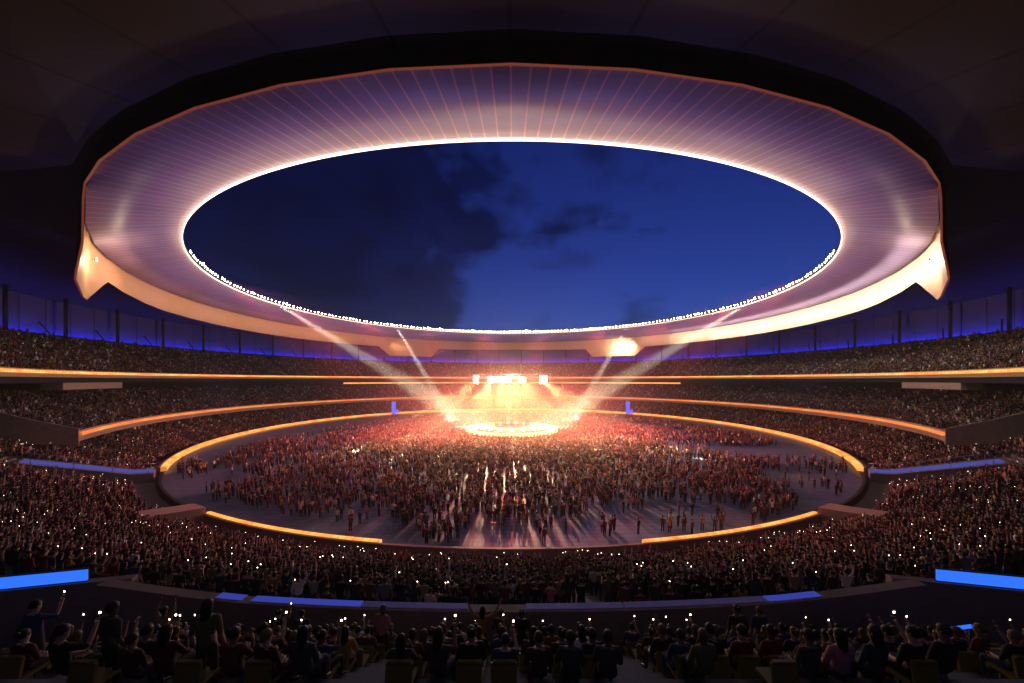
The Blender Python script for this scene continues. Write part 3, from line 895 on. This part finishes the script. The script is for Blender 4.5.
# ------------------------------------------------------------------ the crowd beyond: one merged mass
def lowpoly(pose, sit, n_s, arms=True):
    """a small figure: tubes with a part index per vertex (0 skin 1 shirt 2 trousers 3 hair)"""
    V, Fc, Pt = [], [], []
    def tube(pts, rads, n, part, flat=1.0, parts=None):
        mb = MB(); mb.tube(pts, rads, n, flat=flat)
        b0 = len(V)
        V.extend(mb.v)
        for f in mb.f:
            for t in range(1, len(f) - 1): Fc.append((b0 + f[0], b0 + f[t], b0 + f[t + 1]))
        for i in range(len(pts)): Pt.extend([parts[i] if parts else part] * n)
    zb = -.43 if sit else 0
    tube([(0, 0, .86 + zb), (0, 0, 1.12 + zb), (0, .01, 1.36 + zb), (0, .0, 1.47 + zb)], [.17, .16, .21, .09], n_s, 1, .66)
    tube([(0, .02, 1.47 + zb), (0, .03, 1.56 + zb), (0, .02, 1.66 + zb), (0, .0, 1.76 + zb)], [.055, .085, .095, .04], n_s, 0, 1.1, [0, 0, 3, 3])
    if sit:
        tube([(0, .05, .5), (0, .45, .52), (0, .43, .06)], [.17, .15, .1], 4, 2, .6)
    else:
        for s in (-1, 1): tube([(s * .09, 0, .9), (s * .1, .03, .5), (s * .11, .04, .02)], [.1, .075, .055], max(3, n_s - 2), 2)
    if arms:
        for s, p in ((-1, pose[0]), (1, pose[1])):
            if p == 'u': pts = [(s * .2, 0, 1.4 + zb), (s * .29, .06, 1.62 + zb), (s * .25, .12, 1.98 + zb)]
            elif p == 'c': pts = [(s * .2, 0, 1.4 + zb), (s * .26, .14, 1.2 + zb), (s * .06, .38, 1.38 + zb)]
            elif p == 'p': pts = [(s * .2, 0, 1.4 + zb), (s * .25, .22, 1.32 + zb), (s * .15, .38, 1.66 + zb)]
            else: pts = [(s * .2, 0, 1.4 + zb), (s * .26, -.02, 1.14 + zb), (s * .25, .1, .86 + zb)]
            tube(pts, [.065, .05, .04], 3 if n_s < 6 else 4, 0, 1.0, [1, 1, 0])
    return np.array(V, np.float32), np.array(Fc, np.int32), np.array(Pt, np.int32)
HI = [lowpoly(p, False, 6) for p in ('dd', 'uu', 'dp', 'cc', 'ud', 'dd')]
LO_ = [lowpoly(p, s, 5, True) for p, s in (('dd', False), ('uu', False), ('cc', True), ('dp', True), ('dd', True))]
PAL = np.array([c for _, c in SHIRTS], np.float32)
PALW = np.array([10, 6, 12, 8, 5, 5, 4, 3, 2.5, 1.2, 2.5, 3]); PALW = PALW / PALW.sum()
TRO = np.array([(.012, .012, .016), (.03, .035, .06), (.05, .04, .035)], np.float32)

pts_hi, pts_lo, phones = [], [], []
def fpx(x, y):
    d = H * F / (y - 380.0)
    return ((x - 512) / F * d, d - CD)
def inpoly(p, poly):
    x, y = p; c = False
    for i in range(len(poly)):
        (x1, y1), (x2, y2) = poly[i], poly[i - 1]
        if (y1 > y) != (y2 > y) and x < (x2 - x1) * (y - y1) / (y2 - y1) + x1: c = not c
    return c
MAIN = [fpx(*p) for p in [(222, 462), (262, 446), (330, 431), (390, 421), (450, 416), (512, 414.5), (580, 415.5), (640, 419), (700, 428), (770, 441), (782, 447), (716, 446), (700, 452), (728, 457), (780, 466), (776, 472), (745, 470), (770, 480),
                          (800, 499), (806, 507), (778, 516), (750, 515), (735, 508), (705, 505), (660, 503), (620, 505), (585, 508), (565, 520), (540, 512), (520, 522), (496, 522), (478, 514), (455, 520), (436, 540), (417, 538), (412, 518), (402, 508), (370, 510), (345, 514), (322, 520), (300, 512), (275, 511), (240, 502), (206, 494), (212, 484), (255, 477), (236, 470)]]
LANE_L = [fpx(*p) for p in [(250, 462), (300, 459), (262, 466), (215, 478), (190, 478)]]
g = .86
y = -80
while y < 80:
    x = -80
    while x < 80:
        px_, py_ = x + random.uniform(-.36, .36), y + random.uniform(-.36, .36)
        x += g
        rr_ = math.hypot(px_, py_)
        if rr_ > 78 or math.hypot(px_, py_ + 1) < 15.2: continue
        nx_ = noise.noise(Vector((px_ * .12, py_ * .12, 1.7))); n2 = noise.noise(Vector((px_ * .4, py_ * .4, 8.1)))
        w = (px_ + nx_ * 3.0, py_ + n2 * 2.5)
        ok = inpoly(w, MAIN) and not inpoly(w, LANE_L)
        if ok and random.random() < (.95 if rr_ < 46 else (.62 + .6 * n2 if nx_ > -.22 or abs(px_) < 32 else .12)):
            pts_hi.append((px_, py_, 0, math.atan2(px_, -py_) + random.uniform(-.5, .5)))
    y += g
for cx, cy, nn, sx, sy in ((608, 531, 6, .9, .7), (655, 533, 4, 1.4, .5), (668, 528, 4, .8, .7), (705, 534, 5, 1.5, .5), (722, 532, 3, .8, .5), (692, 517, 4, 1.2, .8), (398, 512, 3, .6, .8), (436, 540, 26, 1.6, 2.6), (500, 526, 10, .8, 2.5),
                            (530, 524, 12, 2, 2), (640, 509, 5, 1, .6), (828, 470, 26, 5, 2), (800, 464, 26, 4.5, 2.2), (845, 473, 10, 2, 1.6), (812, 488, 18, 2, 3), (200, 473, 26, 4, 2), (180, 470, 14, 2, 1.6), (222, 466, 20, 3, 1.6), (350, 523, 8, 1.5, 1.5), (740, 444, 5, 2, 1), (275, 500, 8, 3, 1.5), (760, 520, 10, 2, 1.4), (735, 446, 3, 1, 1)):
    fx, fy = fpx(cx, cy)
    for _ in range(nn):
        px_, py_ = fx + random.gauss(0, sx), fy + random.gauss(0, sy)
        if math.hypot(px_, py_) < 79: pts_hi.append((px_, py_, 0, math.atan2(px_, -py_) + random.uniform(-1.2, 1.2)))

def fill(T, a_ok, r_lo=None, r_hi=None, sp=.56, occ=.9, hi=lambda r, a: False, rows=None, pz=0.0):
    for row in range(T['n']):
        if rows and row not in rows: continue
        r = T['r0'] + (row + .45) * P; z = T['z0'] + row * T['slope'] * P
        dphi = math.degrees(sp / r); nn = int(360 / dphi)
        for k in range(nn):
            a = -180 + 360 * k / nn
            if not a_ok(a, r, row): continue
            if abs((a - 2.1 + 3.5) % 7 - 3.5) < math.degrees(.72 / r): continue
            if random.random() > occ: continue
            if noise.noise(Vector((a * .35, row * .45, T['z0']))) > .62 and random.random() < .8: continue
            p = pol(r + random.uniform(-.12, .12), a + random.uniform(-.12, .12) * dphi * 2, z)
            t = (*p, R(a) + random.uniform(-.35, .35))
            (pts_hi if hi(r, a) else pts_lo).append(t)
            if pz and random.random() < pz * (.25 + 1.5 * max(0, noise.noise(Vector((a * .25, row * .3, 4.4))) + .25)): phones.append((*t, sp))
lowlim = {row: 13.2 if a >= 13.2 else a for row, a in near_low}
def low_ok(a, r, row):
    A = abs(a)
    if RAMP[0] - 2.2 < A < RAMP[1] + .3 and r < 97: return False
    if 26.9 < A < 29.5 and r < 86.5: return False
    if 27 < A < 46 and r < 83.6: return False
    if row in lowlim and -13.3 < a < lowlim[row] + .2: return False
    if r > 97 and A > 56: return False
    return True
fill(LOW, low_ok, hi=lambda r, a: abs(a) < 30, occ=.9, pz=.1)
fill(MID, lambda a, r, row: abs(a) > ME + .7, occ=.9, pz=.008)
fill(TOP, lambda a, r, row: abs(a) > UE + 1, occ=.92, pz=.014)

def assemble(groups):
    Vs, Fs, Cs, base = [], [], [], 0
    for protos, pts, wts, lift in groups:
        pts = np.array(pts, np.float32); ch = rng.choice(len(protos), len(pts), p=np.array(wts) / sum(wts))
        for v, (pv, pf, pp) in enumerate(protos):
            q = pts[ch == v]; n_ = len(q)
            if n_ == 0: continue
            c, s = np.cos(q[:, 3])[:, None], np.sin(q[:, 3])[:, None]
            sc = rng.uniform(.92, 1.08, (n_, 1)).astype(np.float32)
            X = (pv[None, :, 0] * c - pv[None, :, 1] * s) * sc + q[:, 0:1]
            Y = (pv[None, :, 0] * s + pv[None, :, 1] * c) * sc + q[:, 1:2]
            Z = pv[None, :, 2] * sc + q[:, 2:3]
            Vs.append(np.stack([X, Y, Z], -1).reshape(-1, 3))
            Fs.append((pf[None] + (base + np.arange(n_) * len(pv))[:, None, None]).reshape(-1, 3)); base += n_ * len(pv)
            cols = np.zeros((n_, 4, 3), np.float32)
            cols[:, 0] = np.array(SKINS, np.float32)[rng.choice(4, n_, p=[.45, .25, .2, .1])]
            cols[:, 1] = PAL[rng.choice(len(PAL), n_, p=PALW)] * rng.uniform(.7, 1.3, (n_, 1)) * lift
            cols[:, 2] = TRO[rng.choice(3, n_)]
            cols[:, 3] = np.array(HAIRS, np.float32)[rng.choice(5, n_)]
            Cs.append(cols[:, pp].reshape(-1, 3))
    return np.concatenate(Vs), np.concatenate(Fs), np.concatenate(Cs)
n_floor = sum(1 for p in pts_hi if p[2] == 0)
V, Fc, C = assemble([(HI, pts_hi[:n_floor], [30, 14, 12, 12, 8, 10], 1.45), (HI, pts_hi[n_floor:], [30, 14, 12, 12, 8, 10], 1.0), (LO_, pts_lo, [20, 6, 14, 10, 26], 1.0)])  # floor crowd's shirts lightened in colour to look more strongly lit
def tri_mesh(name, V, Fc, C=None):
    me = bpy.data.meshes.new(name)
    me.vertices.add(len(V)); me.vertices.foreach_set('co', V.astype(np.float32).ravel())
    me.loops.add(len(Fc) * 3); me.loops.foreach_set('vertex_index', Fc.astype(np.int32).ravel())
    me.polygons.add(len(Fc)); me.polygons.foreach_set('loop_start', np.arange(0, len(Fc) * 3, 3, dtype=np.int32))
    me.update(calc_edges=True)
    if C is not None:
        at = me.attributes.new('Col', 'FLOAT_COLOR', 'POINT')
        at.data.foreach_set('color', np.concatenate([C, np.ones((len(C), 1), np.float32)], 1).astype(np.float32).ravel())
    me.polygons.foreach_set('use_smooth', np.ones(len(Fc), bool))
    return me
me = tri_mesh('crowd', V, Fc, C); me.materials.append(M['crowd'])
tag(link(bpy.data.objects.new('crowd', me)), 'dense concert crowd filling the floor around the stage and all stands', 'crowd', kind='stuff')
print('crowd people', len(pts_hi), len(pts_lo), 'tris', len(Fc), 'persons', n_person, 'phones', n_phone, len(phones), 'seats', n_seat)

# phones in the crowd: the nearest ones as things, the rest as one mass
phones.sort(key=lambda p: p[0] ** 2 + (p[1] + CD) ** 2)
mass = MB()
def side_word(p):
    return 'left' if p[0] < 0 else 'right'
for k, p in enumerate(phones):
    hand = Vector((p[0], p[1], p[2])) + Matrix.Rotation(p[3], 3, 'Z') @ Vector((.16, .4, 1.78))
    d2 = math.hypot(p[0], p[1] + CD)
    if n_phone < 290 and abs(p[0]) < d2 * 1.42:
        add_phone(hand, p[3], f'tiny lit phone held up in the low stand between balcony wall and field'); n_phone += 1
    else:
        mass.box(hand, (.078, .02, .155), p[3], 1).box(hand + Matrix.Rotation(p[3], 3, 'Z') @ Vector((0, -.02, .02)), (.05, .012, .06), p[3])
if mass.f:
    tag(mass.build('phone_lights', [M['phone'], M['phone_body']]), 'scattered points of light from phones held up across the stands', 'phones', kind='stuff')

# ------------------------------------------------------------------ lamps
def spot(name, loc, target, power, col, angle, blend=.4, rad=.4):
    l = bpy.data.lights.new(name, 'SPOT'); l.energy = power; l.color = col; l.spot_size = R(angle); l.spot_blend = blend; l.shadow_soft_size = rad
    o = bpy.data.objects.new(name, l); o.location = loc
    o.rotation_euler = (Vector(target) - Vector(loc)).to_track_quat('-Z', 'Y').to_euler()
    return link(o)
def strip_lamp(name, loc, target, length, power, col):
    l = bpy.data.lights.new(name, 'AREA'); l.shape = 'RECTANGLE'; l.size = length; l.size_y = .5; l.energy = power; l.color = col
    o = bpy.data.objects.new(name, l); o.location = loc
    o.rotation_euler = (Vector(target) - Vector(loc)).to_track_quat('-Z', 'Y').to_euler()
    return link(o)
def point(name, loc, power, col, rad=.6):
    l = bpy.data.lights.new(name, 'POINT'); l.energy = power; l.color = col; l.shadow_soft_size = rad
    o = bpy.data.objects.new(name, l); o.location = loc
    return link(o)
point('stage_glow', (0, -2.4, 14.6), 46000, (1, .6, .3), 2.0)
for x, tx, ty in ((-11.4, -26, -26), (-7, -12, -32), (-4, -2, -36), (-1, 7, -34), (3.2, 14, -30), (10, 26, -25)):
    spot('truss_spot', (x, -1.3, 16.5), (tx, ty, 0), 330000, (1, .74, .34), 34, .7, .3)
for x, tx, ty in ((-11.4, -36, -40), (-4, -15, -46), (-3, 1, -44), (3.2, 20, -42), (10, 40, -38), (-7, -30, -22), (7, 32, -20), (-5, -25, -48)):
    spot('truss_beam', (x, -1.3, 16.5), (tx, ty, 0), 9000000, (1, .78, .4), 2.2, .3, .3)
for x in (-9, -3, 3, 9):
    spot('deck_spot', (x, -1.3, 16.4), (x * .9, -2.5, 1.6), 5000, (1, .66, .3), 30, .6, .3)
for a, e in ((-75, 110000), (-45, 200000), (-15, 200000), (15, 200000), (45, 200000), (75, 110000), (150, 40000), (210, 40000)):
    spot('red_wash', (0, -1.5, 19.4), pol(42, a, 0), e, (1, .12, .13), 46, .9, .6)
for a in range(72, 300, 24):
    spot('red_flood', pol(77.2, a, 42.3), pol(16, a, 0), 600000, (1, .1, .11), 50, .9, .5)
point('foreground_fill', (0, -117.5, 30), 420, (.85, .75, .9), 2.0)  # unseen lamp added behind the camera to lift the foreground
for s in (-1, 1):
    spot('rim_beam', pol(77, s * 91, 42.0), (s * 8, 2, 0), 24000000, (1, .9, .68), 7.5, .9, .4)
    spot('rim_beam', pol(77, s * 135, 42.0), (s * 22, 22, 0), 24000000, (1, .9, .68), 5.4, .8, .4)
    spot('blue_spot', (s * 22.5, 11.4, 4.0), (s * 42, 60, 30), 1200000, (.3, .38, 1), 6, .5, .2)
    point('fascia_glare', pol(87.0, s * 47.6, 34.9), 900, (1, .78, .5), .2)
    # added unseen strip lamps, no fixtures, brightening the fascia
    for k in range(15):
        a = 49 + k * 6
        bright = ((100 if k < 13 else 40) if k > 1 else 300) if s < 0 else (850 if k < 11 else 500 if k < 13 else 110)
        strip_lamp('fascia_fill', pol(84.4, s * a, 35.9), pol(89, s * a, 36.2), 8.6, bright, (1, .58, .32) if s < 0 else (1, .92, .86))
    strip_lamp('fascia_fill', pol(84.4, s * 139.5, 34.2), pol(89, s * 141, 31.5), 9, 220 if s < 0 else 4000, (1, .58, .3) if s < 0 else (1, .8, .56))
    # added violet fill lamps, no fixtures, colouring the soffit
    for a in range(8, 180, 15):
        spot('violet_soffit_fill', pol(73, s * a, 9), pol(80.5, s * a, 42), 11500, (.5, .36, 1), 56, 1, .6)
for a in range(80, 300, 22):
    spot('pitch_flood', pol(77.4, a, 42.4), pol(10, a, 0), 34000, (.5, .68, 1), 80, .8, .5)

# ------------------------------------------------------------------ dusk sky
w = bpy.data.worlds.new('World'); S.world = w; w.use_nodes = True
nt = w.node_tree; N = nt.nodes.new
bg = nt.nodes['Background']
sk = N('ShaderNodeTexSky'); sk.sky_type = 'NISHITA'; sk.sun_disc = False
sk.sun_elevation = R(-3.5); sk.sun_rotation = R(20); sk.altitude = 50; sk.ozone_density = 3.0
tc = N('ShaderNodeTexCoord')
mp = N('ShaderNodeMapping'); mp.inputs['Scale'].default_value = (1, 1, 1.7)
nt.links.new(tc.outputs['Generated'], mp.inputs[0])
nz = N('ShaderNodeTexNoise'); nz.inputs['Scale'].default_value = 2.6; nz.inputs['Detail'].default_value = 9; nz.inputs['Roughness'].default_value = .56
nt.links.new(mp.outputs[0], nz.inputs['Vector'])
sp = N('ShaderNodeSeparateXYZ'); nt.links.new(tc.outputs['Generated'], sp.inputs[0])
gx = N('ShaderNodeMapRange'); gx.inputs[1].default_value = -.02; gx.inputs[2].default_value = -.42; gx.inputs[3].default_value = -.09; gx.inputs[4].default_value = .3
nt.links.new(sp.outputs[0], gx.inputs[0])
ad = N('ShaderNodeMath'); ad.operation = 'ADD'; nt.links.new(nz.outputs['Fac'], ad.inputs[0]); nt.links.new(gx.outputs[0], ad.inputs[1])
rp = N('ShaderNodeValToRGB'); e = rp.color_ramp.elements
e[0].position = .47; e[0].color = (0, 0, 0, 1); e[1].position = .56; e[1].color = (1, 1, 1, 1)
nt.links.new(ad.outputs[0], rp.inputs[0])
tint = N('ShaderNodeMix'); tint.data_type = 'RGBA'; tint.blend_type = 'MULTIPLY'; tint.inputs[0].default_value = 1
nt.links.new(sk.outputs[0], tint.inputs[6]); tint.inputs[7].default_value = (.5, .82, 1.9, 1)
n4 = N('ShaderNodeTexNoise'); n4.inputs['Scale'].default_value = 4.2; n4.inputs['Detail'].default_value = 8
m4 = N('ShaderNodeMapping'); m4.inputs['Location'].default_value = (3.1, 1.7, .4); m4.inputs['Scale'].default_value = (1, 1, 1.9)
nt.links.new(tc.outputs['Generated'], m4.inputs[0]); nt.links.new(m4.outputs[0], n4.inputs['Vector'])
r4 = N('ShaderNodeMapRange'); r4.interpolation_type = 'SMOOTHSTEP'; r4.inputs[1].default_value = .52; r4.inputs[2].default_value = .72; r4.inputs[3].default_value = 0; r4.inputs[4].default_value = .75
nt.links.new(n4.outputs['Fac'], r4.inputs[0])
cm = N('ShaderNodeMath'); cm.operation = 'MAXIMUM'; nt.links.new(rp.outputs[0], cm.inputs[0]); nt.links.new(r4.outputs[0], cm.inputs[1])
mx = N('ShaderNodeMix'); mx.data_type = 'RGBA'
dk = N('ShaderNodeMix'); dk.data_type = 'RGBA'; dk.blend_type = 'MULTIPLY'; dk.inputs[0].default_value = 1
nt.links.new(tint.outputs[2], dk.inputs[6]); 
n3 = N('ShaderNodeTexNoise'); n3.inputs['Scale'].default_value = 5.5; n3.inputs['Detail'].default_value = 8; n3.inputs['Distortion'].default_value = .4
nt.links.new(mp.outputs[0], n3.inputs['Vector'])
r3 = N('ShaderNodeValToRGB'); e3 = r3.color_ramp.elements
e3[0].position = .3; e3[0].color = (.06, .11, .16, 1); e3[1].position = .75; e3[1].color = (.22, .33, .4, 1)
nt.links.new(n3.outputs['Fac'], r3.inputs[0]); nt.links.new(r3.outputs[0], dk.inputs[7])
nt.links.new(cm.outputs[0], mx.inputs[0]); nt.links.new(tint.outputs[2], mx.inputs[6]); nt.links.new(dk.outputs[2], mx.inputs[7])
nt.links.new(mx.outputs[2], bg.inputs['Color']); bg.inputs['Strength'].default_value = 1.0
sl = bpy.data.lights.new('afterglow_sun', 'SUN'); sl.energy = .01; sl.angle = R(10); sl.color = (.6, .7, 1)
so = link(bpy.data.objects.new('afterglow_sun', sl)); so.rotation_euler = (R(60), 0, R(160))

# ------------------------------------------------------------------ haze of the show
HAZE = 0.0005
hz = MB().box((0, 0, 24.0), (300, 300, 51)).build('haze', None)
hz.data.materials.clear()
hm = bpy.data.materials.new('haze_air'); hm.use_nodes = True
hm.node_tree.nodes.clear()
ho = hm.node_tree.nodes.new('ShaderNodeOutputMaterial'); pv = hm.node_tree.nodes.new('ShaderNodeVolumePrincipled')
pv.inputs['Color'].default_value = (.9, .88, .86, 1); pv.inputs['Density'].default_value = HAZE; pv.inputs['Anisotropy'].default_value = .2
hm.node_tree.links.new(pv.outputs[0], ho.inputs['Volume'])
hz.data.materials.append(hm)
hz['kind'] = 'stuff'
# stage smoke, thickest over the stage
mb = MB(); mb.tube([(0, 0, z) for z in (-.98, -.7, 0, .7, .98)], [.2, .714, 1, .714, .2], 24)
sm = mb.build('stage_smoke', None); sm.data.materials.clear(); sm.location = (0, -3, 8); sm.scale = (54, 54, 24)
mm = bpy.data.materials.new('stage_smoke_air'); mm.use_nodes = True; nt = mm.node_tree; nt.nodes.clear(); N = nt.nodes.new
ho = N('ShaderNodeOutputMaterial'); pv = N('ShaderNodeVolumePrincipled'); tc = N('ShaderNodeTexCoord')
ln = N('ShaderNodeVectorMath'); ln.operation = 'LENGTH'; nt.links.new(tc.outputs['Object'], ln.inputs[0])
mr = N('ShaderNodeMapRange'); mr.interpolation_type = 'SMOOTHSTEP'; mr.inputs[1].default_value = .95; mr.inputs[2].default_value = .1; mr.inputs[3].default_value = 0; mr.inputs[4].default_value = .0036
nt.links.new(ln.outputs['Value'], mr.inputs[0]); nt.links.new(mr.outputs[0], pv.inputs['Density'])
pv.inputs['Color'].default_value = (.96, .84, .56, 1); pv.inputs['Anisotropy'].default_value = .2
nt.links.new(pv.outputs[0], ho.inputs['Volume']); sm.data.materials.append(mm)
tag(sm, 'bright smoke drifting over the stage', None, kind='stuff')

# ------------------------------------------------------------------ camera and output
cam = bpy.data.cameras.new('Camera'); cam.sensor_width = 36; cam.lens = 36 * F / 1024
cam.shift_y = (380 - 341.5) / 1024; cam.clip_end = 2000; cam.clip_start = .05
co = link(bpy.data.objects.new('Camera', cam)); co.location = (0, -CD, H); co.rotation_euler = (R(90), 0, 0)
S.camera = co
S.view_settings.view_transform = 'Standard'; S.view_settings.look = 'None'; S.view_settings.exposure = 0; S.view_settings.gamma = 1
cy = S.cycles
cy.max_bounces = 5; cy.diffuse_bounces = 3; cy.glossy_bounces = 3; cy.transmission_bounces = 2; cy.volume_bounces = 0; cy.transparent_max_bounces = 4
cy.volume_step_rate = 2.0; cy.volume_max_steps = 128; cy.use_denoising = True; cy.sample_clamp_indirect = 3.0; cy.sample_clamp_direct = 0
cy.caustics_reflective = False; cy.caustics_refractive = False
